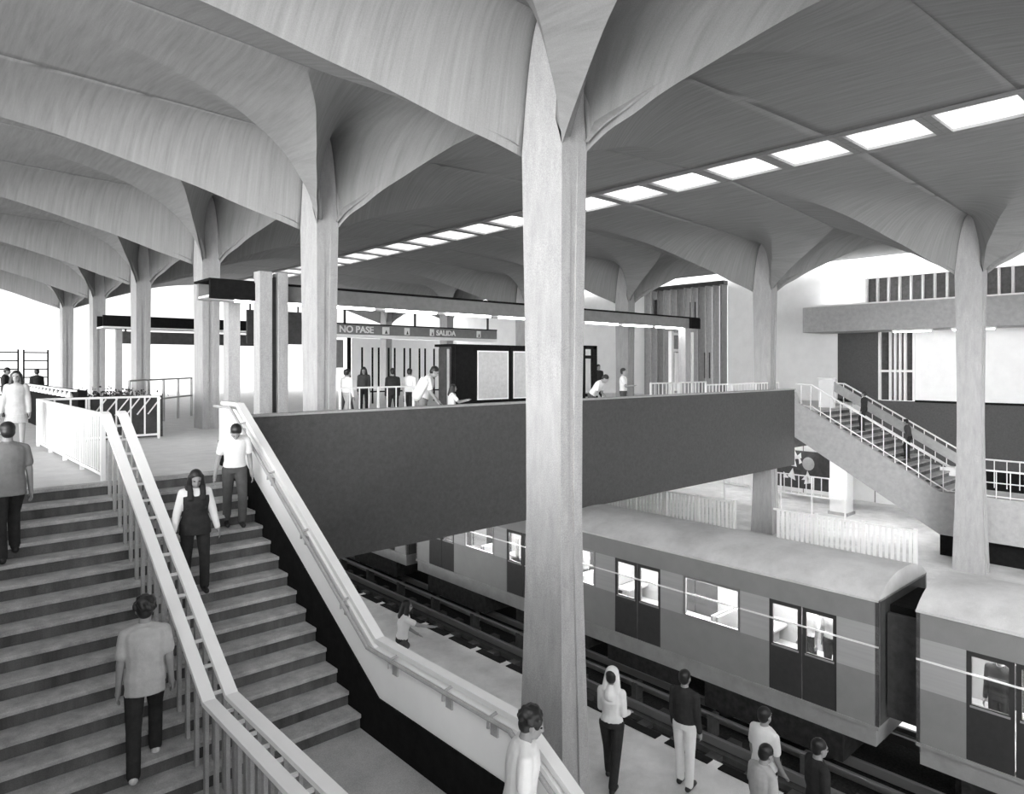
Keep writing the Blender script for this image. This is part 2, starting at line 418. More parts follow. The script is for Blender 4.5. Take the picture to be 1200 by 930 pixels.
# stair profile: height of the pitch line above floor at y
def pitch(y, top=0.0):
    yl0, yl1 = 7.1, 4.65
    if y >= YT: return 0.0
    if y >= YT - TRD * 14.5: return -(YT - y) * RIS / TRD
    zl = -RIS * 15
    if y >= yl1: return zl
    return zl - (yl1 - y) * RIS / TRD
PR = [12.15, YT, 7.07, 4.6, 2.0]
def prof(off): return [(y, pitch(y) + off if y > 7.0 or y < 4.9 else pitch(y) + off) for y in PR]

# white side parapet of the near stair
t = empty('stair_parapet', (0, 0, 0), label='white stair parapet with white handrail between staircase and platform', cat='parapet')
lo = [(12.15, 0.42), (11.2, 0.28), (6.95, -2.14), (4.55, -2.14), (2.0, -3.68)]
hi = [(12.15, 0.98), (11.4, 0.98), (7.07, -1.60), (4.6, -1.60), (2.0, -3.14)]
MB().prism(lo + hi[::-1], 'x', 4.22, 4.40).build('panel', M['bright'], t)
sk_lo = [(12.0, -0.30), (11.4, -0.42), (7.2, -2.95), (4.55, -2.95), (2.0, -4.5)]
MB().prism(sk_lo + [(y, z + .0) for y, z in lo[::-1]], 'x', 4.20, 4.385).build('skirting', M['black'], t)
rp = [(4.29, y, z) for y, z in ((12.1, 1.06), (11.4, 1.06), (7.07, -1.52), (4.6, -1.52), (2.0, -3.06))]
MB().tube(rp, 0, flat=(0.12, 0.06)).build('handrail', M['white'], t)
for y in (11.0, 9.9, 8.8, 7.7, 6.6, 5.6, 4.9, 3.9, 3.0):
    z = [b + (a - b) * 1 for a, b in [(0, 0)]][0]
    # interpolate rail height
    for (x0_, y0, z0), (x1_, y1, z1) in zip(rp[:-1], rp[1:]):
        if y1 <= y <= y0: z = z0 + (z1 - z0) * (y0 - y) / (y0 - y1)
    b = MB(); b.tube([(4.13, y, z - .14), (4.13, y, z - .05), (4.24, y, z - .03)], 0.016); b.box(4.20, 4.225, y - .05, y + .05, z - .24, z - .12)
    b.build('bracket', M['grey'], t)
MB().tube([(4.13, y, z - .05) for (x, y, z) in rp], 0.024, 8).build('wall_rail', M['grey'], t)

# central double handrail
t = empty('stair_railing', (0, 0, 0), label='double white handrail with paired balusters running down the middle of the stairs', cat='railing')
for x in (2.36, 2.58):
    MB().tube([(x, 11.55, 1.0), (x, YT, 0.97), (x, 7.08, -1.63), (x, 4.5, -1.63), (x, 2.2, -3.0)], 0, flat=(0.125, 0.05)).build('handrail', M['bright'], t)
k = 0; y = 11.28
def railz(y): return 0.97 - (YT - y) * (2.60 / 4.32) if y > 7.08 else -1.63
while y > 4.6:
    zt = railz(y) - .03; kk = max(0, math.ceil((YT - y) / TRD - .1)); zb = -RIS * min(15, kk)
    if y < 7.3: zb = -RIS * 15
    for x in (2.38, 2.56):
        MB().box(x - .018, x + .018, y - .03, y + .03, zb - .02, zt).build('baluster', M['grey'], t)
    MB().box(2.36, 2.58, y - .015, y + .015, zt - .06, zt - .03).build('spacer', M['white'], t)
    y -= 0.29
# baluster fence on the concourse, continuing the rail
def baluster_fence(a, b, label, h=1.0, pitch_=0.14, post=1.5, m='white', z=0.0, group=None, rails=(1.0, 0.12), pic=0.016):
    a = Vector((a[0], a[1], z)); b = Vector((b[0], b[1], z)); L = (b - a).length; ang = math.atan2(b.y - a.y, b.x - a.x)
    t = empty('railing', a, ang, label=label, cat='railing', group=group)
    for r in rails: MB().box(0, L, -.025, .025, h * r - .045, h * r).build('rail', M[m], t)
    n = max(1, round(L / post))
    for i in range(n + 1): MB().box(i * L / n - .025, i * L / n + .025, -.03, .03, 0, h).build('post', M[m], t)
    n = int(L / pitch_); pk = MB()
    cnt = 0
    for i in range(1, n):
        x = i * L / n
        mb = MB().box(x - pic, x + pic, -pic * .6, pic * .6, h * rails[-1] - .04, h * rails[0] - .03)
        if cnt < 95: mb.build('baluster', M[m], t); cnt += 1
        else: mb.bm.free()
    return t
baluster_fence((2.36, 11.6), (2.36, 17.5), 'white baluster railing running back from the head of the stair handrail', pitch_=0.15)
baluster_fence((2.36, 17.5), (4.7, 17.5), 'short white railing closing the stairwell at its far end, before the dark planter', pitch_=0.28)
# low dark wall with white bracketed rail
t = empty('dark_wall', (0, 0, 0), label='low dark wall topped by a white rail on pale cones, left of the columns', cat='wall')
MB().box(3.12, 3.3, 17.7, 27.0, 0, 1.14).build('wall_body', M['black'], t)
MB().box(3.02, 3.10, 17.7, 27.0, 1.12, 1.16).build('rail', M['white'], t)
y = 18.3
while y < 27:
    b = MB(); bmesh.ops.create_cone(b.bm, cap_ends=True, segments=10, radius1=0.09, radius2=0.015, depth=0.14, matrix=Matrix.Translation((3.06, y, 1.05)))
    b.build('bracket', M['white'], t); y += 0.55
# dark barrier with slanted white bars
t = empty('barrier_panel', (0, 0, 0), label='dark barrier panel with slanted white bars inside the stairwell railing', cat='barrier')
MB().box(3.4, 4.9, 17.9, 17.96, 0.0, 0.98).build('board', M['dark'], t)
for i in range(6):
    x = 3.42 + i * .23; MB().tube([(x, 17.88, .55), (x + .28, 17.88, .93)], 0.016).build('slanted_bar', M['white'], t)
# planter with dark shrub
t = empty('planter', (4.35, 19.2, 0), label='dark planter with a low dark shrub beside the stairwell railing', cat='planter')
MB().box(-.55, .45, -.3, .3, 0, .85, .02).build('planter_box', M['dark'], t)
MB().box(-.57, .47, -.32, .32, .8, .86, .01).build('rim', M['mid'], t)
mb = MB()
for i in range(420):
    p = Vector((max(-.9, random.gauss(-.2, .42)), random.gauss(0, .16), .9 + abs(random.gauss(0, .10)))); s = random.uniform(.04, .08)
    d = Vector((random.uniform(-1, 1), random.uniform(-1, 1), random.uniform(.1, 1))).normalized() * s; e = d.cross(Vector((random.random(), .3, random.random()))).normalized() * s * .4
    vs = [mb.bm.verts.new(v) for v in (p, p + d * .5 + e, p + d, p + d * .5 - e)]; mb.bm.faces.new(vs)
mb.build('foliage', M['leaf'], t)

# ------------------------------------------------------------------ bridge parapet
t = empty('bridge_parapet', (0, 0, 0), label='long dark solid parapet of the concourse bridge spanning over the tracks', cat='parapet')
MB().box(4.45, 25.2, 12.1, 12.3, -2.02, 0.79).build('panel', M['fascia'], t)
MB().box(4.45, 25.2, 12.05, 12.34, 0.79, 0.83).build('coping', M['grey'], t)
MB().box(4.45, 25.2, 12.3, 12.6, -2.02, -0.36).build('girder', M['soffit'], t)
baluster_fence((20.0, 12.6), (24.9, 12.6), 'white balustrade showing above the right end of the dark bridge parapet', h=1.08, pitch_=0.2)

# far staircase stringer and railings
t = empty('stair_stringer', (0, 0, 0), label='grey concrete stringer wall on the near side of the far staircase', cat='stringer')
lo = [(12.15, -0.95), (7.3, -3.75), (4.6, -3.75), (2.0, -4.5)]
hi = [(12.15, 0.70), (12.0, 0.32), (7.3, -2.38), (4.6, -2.38), (2.0, -3.9)]
MB().prism(lo + hi[::-1], 'x', 25.2, 25.42).build('panel', M['grey'], t)
def stair_rail(x, label, balus=True, slab=False):
    t = empty('stair_railing', (x, 0, 0), label=label, cat='railing')
    top = [(0, 12.1, 1.0), (0, 11.5, 0.97), (0, 7.1, -1.55), (0, 4.7, -1.55), (0, 2.4, -2.9)]
    MB().tube(top, 0.03).build('handrail', M['white'], t)
    low = [(0, y, z - .78) for _, y, z in top]
    MB().tube(low, 0.022).build('lower_rail', M['white'], t)
    if slab: MB().prism([(12.0, .72), (7.1, -2.1), (7.1, -1.72), (12.0, 1.1)], 'x', -.04, .04).build('infill_panel', M['grey'], t)
    y = 11.9
    while y > 4.7:
        for (_, y0, z0), (_, y1, z1) in zip(top[:-1], top[1:]):
            if y1 <= y <= y0: z = z0 + (z1 - z0) * (y0 - y) / (y0 - y1)
        MB().tube([(0, y, z - .95), (0, y, z)], 0.016, 6).build('baluster', M['white'], t); y -= 0.36
stair_rail(25.3, 'white tubular railing along the near side of the far staircase')
stair_rail(28.2, 'white railing with pale infill along the back of the far staircase', slab=True)
MBt = empty('stair_post', (28.2, 12.2, 0), label='short white end post at the head of the far staircase', cat='post')
MB().box(-.12, .12, -.3, .3, 0, 1.15, .02).build('post_body', M['white'], MBt); MB().box(-.15, .15, -.33, .33, 1.15, 1.2, .01).build('cap', M['white'], MBt)

# ------------------------------------------------------------------ long lamp beam, posts, sign, kiosk, board
t = empty('canopy_beam', (0, 0, 0), label='long dark beam with white underside crossing the concourse above the kiosk', cat='beam')
MB().box(4.95, 22.8, 14.7, 14.8, 3.10, 3.45).build('front_fascia', M['mid'], t)
MB().box(4.95, 22.8, 15.5, 15.6, 3.10, 3.45).build('rear_fascia', M['mid'], t)
MB().box(4.9, 22.85, 14.66, 15.64, 3.45, 3.50).build('top_plate', M['black'], t)
MB().box(22.2, 22.86, 14.64, 14.7, 3.08, 3.46).build('end_block', M['black'], t)
MB().box(4.9, 6.5, 14.62, 14.7, 3.08, 3.46).build('end_block', M['black'], t)
MB().box(4.95, 22.8, 14.8, 15.5, 3.13, 3.17).build('soffit_panel', M['white'], t)
for i in range(9): MB().box(5.6 + i * 1.9, 7.1 + i * 1.9, 15.05, 15.2, 3.07, 3.13).build('tube_light', M['lamp_soft'], t)
def pylon(x, y, label, h=3.7, w=.28, double=False):
    t = empty('pylon', (x, y, 0), label=label, cat='post')
    MB().box(-w / 2, w / 2, -.16, .16, 0, h, .01).build('slab', M['column'], t)
    if double: MB().box(w / 2 + .14, w / 2 + .36, -.14, .16, 0, h, .01).build('slab', M['column'], t); MB().box(w / 2, w / 2 + .14, -.02, .04, 0.0, h - .1).build('recess', M['dark'], t)
    MB().box(-w / 2 - .03, w / 2 + .03, -.19, .19, 0, .06).build('plinth', M['dark'], t)
pylon(5.97, 14.55, 'twin-slab concrete post carrying the near beam, just left of the second column', double=True, h=3.7)
pylon(6.06, 16.6, 'pale concrete post with dark foot standing on the floor left of the twin-slab post')
pylon(22.5, 15.1, 'white post under the right end of the long beam', h=3.1, w=.35)
t = empty('canopy_beam', (0, 0, 0), label='second dark beam with white underside, farther back behind the twin-slab post', cat='beam')
MB().box(5.7, 12.2, 28.0, 28.1, 3.1, 3.5).build('front_fascia', M['black'], t)
MB().box(5.7, 12.2, 28.9, 29.0, 3.1, 3.5).build('rear_fascia', M['black'], t)
MB().box(5.7, 12.2, 28.0, 29.0, 3.04, 3.1).build('soffit_panel', M['white'], t)
MB().box(6.4, 12.2, 28.3, 28.42, 2.5, 2.95).build('lower_fascia', M['dark'], t)
for x in (6.5, 9.3, 12.0): MB().box(x - .03, x + .03, 28.34, 28.4, 2.95, 3.04).build('bracket', M['dark'], t)
for x in (6.3, 11.9): MB().box(x - .1, x + .1, 28.4, 28.6, 0, 3.04).build('post', M['grey'], t)
def text_mesh(s, size, m, name='lettering', parent=None, loc=(0, 0, 0), rot=(math.pi / 2, 0, 0), ext=0.012, sx=1.0):
    cu = D.curves.new(name, 'FONT'); cu.body = s; cu.size = size; cu.extrude = ext; cu.offset = size * 0.02
    o = D.objects.new('tmp', cu); COL.objects.link(o)
    bpy.context.view_layer.update()
    me = D.meshes.new_from_object(o.evaluated_get(bpy.context.evaluated_depsgraph_get()))
    D.objects.remove(o); D.curves.remove(cu)
    me.materials.clear(); me.materials.append(m); me.name = name
    r = D.objects.new(name, me); COL.objects.link(r); r.location = loc; r.rotation_euler = rot; r.scale = (sx, 1, 1)
    if parent: r.parent = parent
    return r
t = empty('overhead_sign', (0, 0, 0), label='long dark overhead sign band reading NO PASE and SALIDA', cat='sign')
MB().box(10.3, 17.3, 20.0, 20.12, 2.70, 3.02).build('sign_board', M['mid'], t)
MB().box(10.3, 17.3, 19.98, 20.2, 2.60, 2.70).build('lower_edge', M['white'], t)
MB().box(10.3, 17.3, 19.98, 20.2, 3.02, 3.06).build('upper_edge', M['black'], t)
text_mesh('NO PASE', 0.30, M['white'], parent=t, loc=(10.66, 19.985, 2.765), sx=1.04)
text_mesh('SALIDA', 0.26, M['white'], parent=t, loc=(14.45, 19.985, 2.77), sx=1.0)
for x, w in ((12.25, .26), (13.12, .20), (14.18, .16), (16.3, .18)):
    p = MB().box(x, x + w, 19.97, 20.0, 2.74, 2.98).build('pictogram', M['white'], t)
    MB().prism([(x + w * .3, 2.76), (x + w * .7, 2.76), (x + w * .5, 2.88)], 'y', 19.955, 19.972).build('pictogram_mark', M['dark'], p)
for x in (10.9, 13.6, 16.9): MB().box(x - .03, x + .03, 20.04, 20.1, 3.06, 3.6).build('hanger', M['dark'], t)
t = empty('overhead_sign', (0, 0, 0), label='dark hanging sign with white bars and an arrow, between the posts and second column', cat='sign')
MB().box(7.9, 9.6, 20.4, 20.5, 2.35, 3.35).build('sign_board', M['dark'], t)
for i in range(3): MB().box(8.35 + i * .27, 8.43 + i * .27, 20.38, 20.4, 2.85, 3.25).build('white_bar', M['white'], t)
a = MB().box(8.28, 8.62, 20.38, 20.4, 2.42, 2.72).build('arrow_plate', M['white'], t)
mb = MB(); mb.prism([(8.35, 2.56), (8.55, 2.56), (8.45, 2.68)], 'y', 20.365, 20.38); mb.box(8.42, 8.48, 20.365, 20.38, 2.45, 2.57); mb.build('arrow', M['black'], a)
for x in (8.0, 9.5): MB().box(x - .02, x + .02, 20.43, 20.47, 3.35, 3.6).build('hanger', M['dark'], t)

# kiosk of dark panels with posters
t = empty('kiosk', (0, 0, 0), label='dark panelled kiosk with framed posters behind the bridge parapet', cat='kiosk')
MB().box(13.0, 18.2, 17.0, 17.08, 0, 2.28).build('front_panel', M['black'], t)
MB().box(12.9, 13.0, 17.0, 17.7, 0, 2.28).build('side_panel', M['dark'], t)
MB().box(12.8, 18.3, 16.95, 17.8, 2.28, 2.36).build('roof', M['black'], t)
for x in (12.9, 15.3, 18.1): MB().box(x - .05, x + .05, 16.94, 17.0, 0, 2.3).build('post', M['black'], t)
MB().tube([(12.66, 16.9, .1), (12.66, 16.9, 2.2)], .04).build('pole', M['grey'], t)
def poster(x0, x1, z0, z1, y, label):
    p = empty('poster', (x0, y, z0), label=label, cat='poster')
    w, h = x1 - x0, z1 - z0
    MB().box(0, w, -.02, 0, 0, h).build('sheet', M['paper'], p)
    mb = MB(); mb.box(-.04, 0, -.03, 0, -.04, h + .04); mb.box(w, w + .04, -.03, 0, -.04, h + .04); mb.box(0, w, -.03, 0, h, h + .04); mb.box(0, w, -.03, 0, -.04, 0)
    mb.build('frame', M['white'], p)
    mb = MB()
    for i in range(14):
        a, b = random.uniform(.15, .8) * w, random.uniform(.25, .7) * h; mb.box(a, a + random.uniform(.03, .16), -.024, -.02, b, b + random.uniform(.02, .1))
    mb.build('print', M['paper'], p)
poster(13.91, 15.14, .64, 2.13, 16.99, 'framed pale poster at left on the dark kiosk front')
poster(15.44, 16.7, .64, 2.13, 16.99, 'framed pale poster right of the first, partly behind the foreground column')
t = empty('gate_frame', (0, 0, 0), label='dark open gate frame standing just right of the foreground column', cat='gate')
for x in (18.9, 19.55): MB().box(x - .1, x + .1, 17.0, 17.14, 0, 2.43).build('upright', M['black'], t)
MB().box(18.8, 19.65, 17.0, 17.14, 2.3, 2.43).build('lintel', M['black'], t)
for z in (0.55, 1.95): MB().box(19.0, 19.45, 17.03, 17.1, z, z + .12).build('crossbar', M['black'], t)
t = empty('notice_board', (0, 0, 0), label='white notice board in a white frame under the right end of the beam', cat='board')
for x in (22.95, 24.35): MB().box(x - .07, x + .07, 15.95, 16.1, 0, 3.05).build('upright', M['white'], t)
for z in (0.55, 2.3, 2.95): MB().box(22.95, 24.35, 15.97, 16.08, z - .05, z + .05).build('crossbar', M['white'], t)
MB().box(23.1, 24.15, 15.93, 15.97, .7, 2.2).build('sheet', M['white'], t)
for x in (23.3, 23.6, 23.95): MB().box(x - .08, x + .08, 16.0, 16.06, 2.35, 2.9).build('slat', M['mid'], t)
# other concourse railings
baluster_fence((9.2, 17.2), (11.6, 17.2), 'white turnstile railing beside the second column', h=1.1, pitch_=0.3)
baluster_fence((18.9, 14.0), (22.2, 14.0), 'white balustrade behind the parapet between foreground column and white post', h=1.12, pitch_=0.22)
baluster_fence((4.9, 21.0), (7.6, 24.5), 'thin grey railing between the fourth and third columns', h=1.3, m='grey', pitch_=0.9, post=1.1, rails=(1.0, .55))
def ladder(x, y, label):
    t = empty('climbing_frame', (x, y, 0), label=label, cat='frame')
    for dx in (0, .9): MB().box(dx - .03, dx + .03, -.03, .03, 0, 2.4).build('upright', M['black'], t)
    for i in range(6): MB().box(0, .9, -.02, .02, .4 + i * .37, .45 + i * .37).build('rung', M['black'], t)
for i, (x, l) in enumerate(((2.2, 'leftmost of the three black ladder-like frames against the sky'), (3.35, 'middle of the three black ladder-like frames against the sky'), (4.5, 'rightmost of the three black ladder-like frames against the sky'))):
    ladder(x + .0, 36.5 + i * 0.4, l)
# vertical bar screen in the background
t = empty('bar_screen', (0, 0, 0), label='row of thin dark vertical bars against the bright background behind the leaning woman', cat='screen')
for i in range(12): MB().box(15.5 + i * .42 + (.1 if i % 2 else 0), 15.56 + i * .42 + (.1 if i % 2 else 0), 27, 27.06, 0, 2.5).build('bar', M['black'], t)
MB().box(15.4, 20.6, 27.0, 27.05, .5, .56).build('rail', M['black'], t)
t = empty('door_frame', (0, 0, 0), label='dark framed glazed doorway just right of the second column in the background', cat='door')
for x in (13.2, 14.9): MB().box(x - .07, x + .07, 27, 27.1, 0, 3.2).build('upright', M['black'], t)
MB().box(13.6, 14.6, 27, 27.06, 1.6, 2.8).build('panel', M['mid'], t); MB().box(13.1, 15, 27, 27.1, 3.1, 3.25).build('lintel', M['black'], t)

# ------------------------------------------------------------------ tracks and train
t = empty('track', (0, 0, 0), label='dark railway track with pale guide bars beside the near platform', cat='track')
for x, z in ((9.95, -5.25), (12.28, -5.28)): 
    MB().box(x - .04, x + .04, -17, 44, z - .05, z, .01).build('guide_bar', M['steel'], t)
for x in (10.4, 11.84):
    MB().box(x - .04, x + .04, -17, 44, -5.62, -5.45, .01).build('rail', M['steel'], t); MB().box(x - .16, x + .16, -17, 44, -5.75, -5.64).build('running_pad', M['dark'], t)
for i in range(60):
    MB().box(9.85, 12.4, -5 + i * .8, -4.75 + i * .8, -5.75, -5.66).build('sleeper', M['dark'], t)
for i in range(22):
    y = 0 + i * 1.9; MB().box(12.2, 12.45, y - .06, y + .06, -5.75, -5.3).build('bar_support', M['dark'], t)
t = empty('track', (0, 0, 0), label='far railway track underneath the train', cat='track')
for x in (12.62, 15.0): MB().box(x - .04, x + .04, -17, 44, -5.6, -5.5, .01).build('guide_bar', M['steel'], t)
for x in (13.08, 14.52): MB().box(x - .04, x + .04, -17, 44, -5.62, -5.45, .01).build('rail', M['steel'], t)
# dark tactile strips along the platform edge
for i in range(22):
    y = 3.0 + i * 0.98
    o = MB().box(9.46, 9.63, y, y + .8, -4.5, -4.485).build('edge_grating', M['black'])
    tag(o, 'dark grating plate let into the edge of the near platform', 'grating', 'gratings along the near platform edge')

CX0, CX1, CLEN = 12.6, 15.0, 13.95
DOORS = [1.35, 5.15, 8.95, 12.6]; WINS = [3.25, 7.05, 10.78]
def make_car():
    t = empty('train_car', (0, 0, 0))
    zf, zr = -4.5, -2.33
    def side(x0, x1, outer):
        mb = MB()
        def bd(*a): MB().box(*a).build('streak_band', M['car_streak'], t)
        dw = .64
        # lower panels between doors
        edges = [0.0]
        for d in DOORS: edges += [d - dw, d + dw]
        edges.append(CLEN)
        for i in range(0, len(edges), 2):
            a, b = edges[i], edges[i + 1]
            mb.box(x0, x1, a, b, zf, -3.61)
            w = [q for q in WINS if a < q < b]
            if w:
                bd(x0, x1, a, w[0] - .66, -3.61, -2.78); bd(x0, x1, w[0] + .66, b, -3.61, -2.78)
            else: bd(x0, x1, a, b, -3.61, -2.78)
        mb.box(x0, x1, 0, CLEN, -2.78, zr)
        mb.build('side_panel', M['car'], t)
        MB().box(x0 - .01 if outer < 0 else x1, x0 if outer < 0 else x1 + .01, 0, CLEN, -3.15, -3.12).build('streak_line', M['white'], t)  # thin bright streak of the passing train's blur, painted as a white bar
    side(CX0, CX0 + .07, -1); side(CX1 - .07, CX1, 1)
    for xs in (CX0 + .015, CX1 - .055):
        for d in DOORS:
            for s in (-1, 1):
                a, b = (d - .64, d - .01) if s < 0 else (d + .01, d + .64)
                mb = MB(); mb.box(xs, xs + .04, a, b, zf, -3.61); mb.box(xs, xs + .04, a, a + .07, -3.61, -2.78); mb.box(xs, xs + .04, b - .07, b, -3.61, -2.78); mb.box(xs, xs + .04, a + .07, b - .07, -2.86, -2.78)
                dr = mb.build('door', M['car_door'], t)
                MB().box(xs + .015, xs + .025, a + .07, b - .07, -3.61, -2.86).build('door_pane', M['glass'], dr)
                MB().box(xs - .01, xs, a + .05, b - .05, -3.66, -3.63).build('door_ledge', M['car_skirt'], dr)
        for w in WINS:
            mb = MB(); f = .05
            mb.box(xs - .025, xs + .03, w - .66, w - .66 + f, -3.63, -2.76); mb.box(xs - .025, xs + .03, w + .66 - f, w + .66, -3.63, -2.76)
            mb.box(xs - .025, xs + .03, w - .66 + f, w + .66 - f, -2.81, -2.76); mb.box(xs - .025, xs + .03, w - .66 + f, w + .66 - f, -3.63, -3.58)
            wf = mb.build('window_frame', M['steel'], t)
            MB().box(xs + .005, xs + .015, w - .62, w + .62, -3.6, -2.79).build('window_pane', M['glass'], wf)
    # roof: low crown
    n = 14; pts = []
    for i in range(n + 1):
        u = i / n; x = CX0 - .02 + (CX1 - CX0 + .04) * u; pts.append((x, zr + .34 * (1 - abs(2 * u - 1) ** 2.6)))
    pts += [(CX1 - .1, zr - .04), (CX0 + .1, zr - .04)]
    mb = MB(); mb.prism(pts, 'y', 0, CLEN); mb.build('roof', M['car_roof'], t, smooth=35)
    for x in (CX0 - .03, CX1 + .01): MB().box(x, x + .02, 0, CLEN, zr - .03, zr + .01).build('gutter', M['car_roof'], t)
    for y in (0, CLEN - .06):
        MB().box(CX0, CX1, y, y + .06, zf, zr).build('end_wall', M['dark'], t)
    MB().box(CX0 - .02, CX1 + .02, 0, CLEN, -4.56, -4.5).build('sill', M['car_skirt'], t)
    MB().box(CX0 + .02, CX1 - .02, 0.05, CLEN - .05, -4.86, -4.56).build('skirt', M['car_skirt'], t)
    MB().box(CX0 + .08, CX1 - .08, 0.05, CLEN - .05, -4.58, -4.45).build('cabin_floor', M['mid'], t)
    mb = MB()
    for (a, b, z) in ((.6, 3.4, -5.35), (4.1, 6.0, -5.2), (6.6, 9.2, -5.15), (10.5, 13.3, -5.35)): mb.box(CX0 + .0, CX1 - .05, a, b, z, -4.86)
    mb.build('underframe', M['under'], t)
    for y in (1.0, 3.0, 11.0, 13.0):
        b = MB(); 
        bmesh.ops.create_cone(b.bm, cap_ends=True, segments=24, radius1=.42, radius2=.42, depth=2.2, matrix=Matrix.Translation(((CX0 + CX1) / 2, y, -5.05)) @ Matrix.Rotation(math.pi / 2, 4, 'Y'))
        b.build('wheelset', M['under'], t)
    MB().box(CX0 + .1, CX1 - .1, .1, CLEN - .1, -2.42, -2.40).build('cabin_ceiling', M['inside'], t)
    for x in (13.2, 14.3): MB().box(x, x + .12, .4, CLEN - .4, -2.46, -2.43).build('ceiling_light', M['car_lamp'], t)
    for w in WINS:
        for s in (-1, 1):
            for xx in (CX0 + .12, CX1 - .92):
                st = MB(); st.box(xx, xx + .8, w + s * .3 - .22, w + s * .3 + .22, -4.12, -4.05, .02); st.box(xx, xx + .8, w + s * .06 - .03, w + s * .06 + .03, -4.05, -3.5, .02); st.box(xx + .05, xx + .75, w + s * .3 - .05, w + s * .3 + .05, -4.45, -4.12)
                st.build('seat', M['seat'], t)
    for d in DOORS:
        MB().tube([(13.8, d, -4.45), (13.8, d, -2.42)], .02).build('grab_pole', M['steel'], t)
    return t
carA = make_car()
carA.location = (0, 4.57, 0); tag(carA, 'middle train car with dark double doors, passing under the dark parapet', 'train car', 'cars of the passing train')
carB = copy_tree(carA); carB.location = (0, 3.99 - CLEN, 0); tag(carB, 'nearest train car, cut by the right edge of the picture', 'train car')
carC = copy_tree(carA); carC.location = (0, 4.57 + CLEN + .55, 0); tag(carC, 'farthest train car, deep under the bridge', 'train car')
for c in (carB, carC): c['group'] = 'cars of the passing train'
t = empty('gangway', (0, 0, 0), label='dark gap coupling between the middle and the nearest train cars', cat='coupling')
mb = MB(); mb.box(13.1, 14.5, 4.0, 4.56, -4.3, -2.5); mb.build('bellows', M['black'], t)
MB().box(12.9, 13.0, 4.02, 4.54, -4.4, -2.6).build('guard_post', M['dark'], t)

# ------------------------------------------------------------------ far platform
def fence_panel():
    t = empty('fence_panel', (0, 0, 0))
    L = 1.5
    MB().box(-.03, .03, 0, L, 1.16, 1.22).build('top_rail', M['white'], t); MB().box(-.03, .03, 0, L, .1, .16).build('bottom_rail', M['white'], t)
    MB().box(-.05, .05, -.05, .05, 0, 1.27).build('post', M['white'], t)
    for i in range(8):
        y = .14 + i * .17; MB().box(-.015, .015, y - .045, y + .045, .16, 1.16).build('picket', M['white'], t)
    return t
fp = fence_panel()
for i in range(9):
    if i == 3: continue      # gap at the column
    o = fp if i == 0 else copy_tree(fp)
    o.location = (23.0, 7.3 + 1.5 * i, -4.5)
    tag(o, 'white picket fence panel on the far platform, seen over the train roof', 'fence', 'white picket panels on the far platform')
baluster_fence((28.5, 11.6), (28.5, 17.0), 'white baluster railing in front of the dark mural on the lower level', z=-4.5, h=1.6, pitch_=.3, rails=(1.0, .5))
t = empty('mural', (0, 0, 0), label='dark mural panel with pale shapes on the lower wall under the bridge', cat='picture')
MB().box(30.9, 31.0, 12.8, 15.8, -3.9, -2.2).build('panel', M['dark'], t)
mb = MB()
for i in range(9):
    y = random.uniform(13, 15.5); z = random.uniform(-3.6, -2.5); mb.prism([(y, z), (y + random.uniform(.1, .5), z + random.uniform(-.1, .2)), (y + random.uniform(.0, .3), z + random.uniform(.2, .6))], 'x', 30.88, 30.9)
mb.build('pale_shape', M['wall'], t)
mb = MB(); mb.ball((30.9, 14.2, -2.75), (.03, .28, .3)); mb.build('round_shape', M['grey'], t)
t = empty('lower_column', (29.6, 12.2, -4.5), label='pale square column on the lower level right of the dark mural', cat='column')
MB().box(-.35, .35, -.35, .35, 0, 2.5, .03).build('shaft', M['wall'], t); MB().box(-.4, .4, -.4, .4, 0, .12).build('base', M['grey'], t)
# fluorescent tubes of the lower level and of the right-hand wall
for i, y in enumerate((9.6, 11.3, 15, 18, 21.5, 25)):
    t = empty('tube_lamp', (30.3 if y > 12.5 else 27.6, y, -0.9 if y > 12.5 else (-1.65 if y > 10 else -2.3)), label='fluorescent strip lamp lighting the lower wall', cat='lamp', group='strip lamps of the lower level')  # pair under the far stair added out of sight to brighten the wall
    MB().box(-.1, .1, -.75, .75, 0, .06).build('housing', M['white'], t); MB().box(-.05, .05, -.7, .7, -.05, 0).build('tube', M['lamp_low'], t)
for i, y in enumerate((-1, 2, 5, 8, 10.2)):
    t = empty('tube_lamp', (31.7, y, 3.14), label='fluorescent strip lamp under the grey balcony beam', cat='lamp', group='strip lamps under the balcony beam')
    MB().box(-.1, .1, -.75, .75, 0, .06).build('housing', M['white'], t); MB().box(-.05, .05, -.7, .7, -.05, 0).build('tube', M['lamp_soft'], t)
for i, y in enumerate((1, 3.5, 6, 8.5, 11, 13.5)):
    t = empty('tube_lamp', (32.1, y, 4.36), label='strip lamp on top of the grey balcony beam washing the wall and vault', cat='lamp', group='strip lamps on top of the balcony beam')
    MB().box(0, .3, -.75, .75, 0, .04).build('housing', M['white'], t); MB().box(.05, .15, -.7, .7, .04, .065).build('tube', M['lamp'], t)

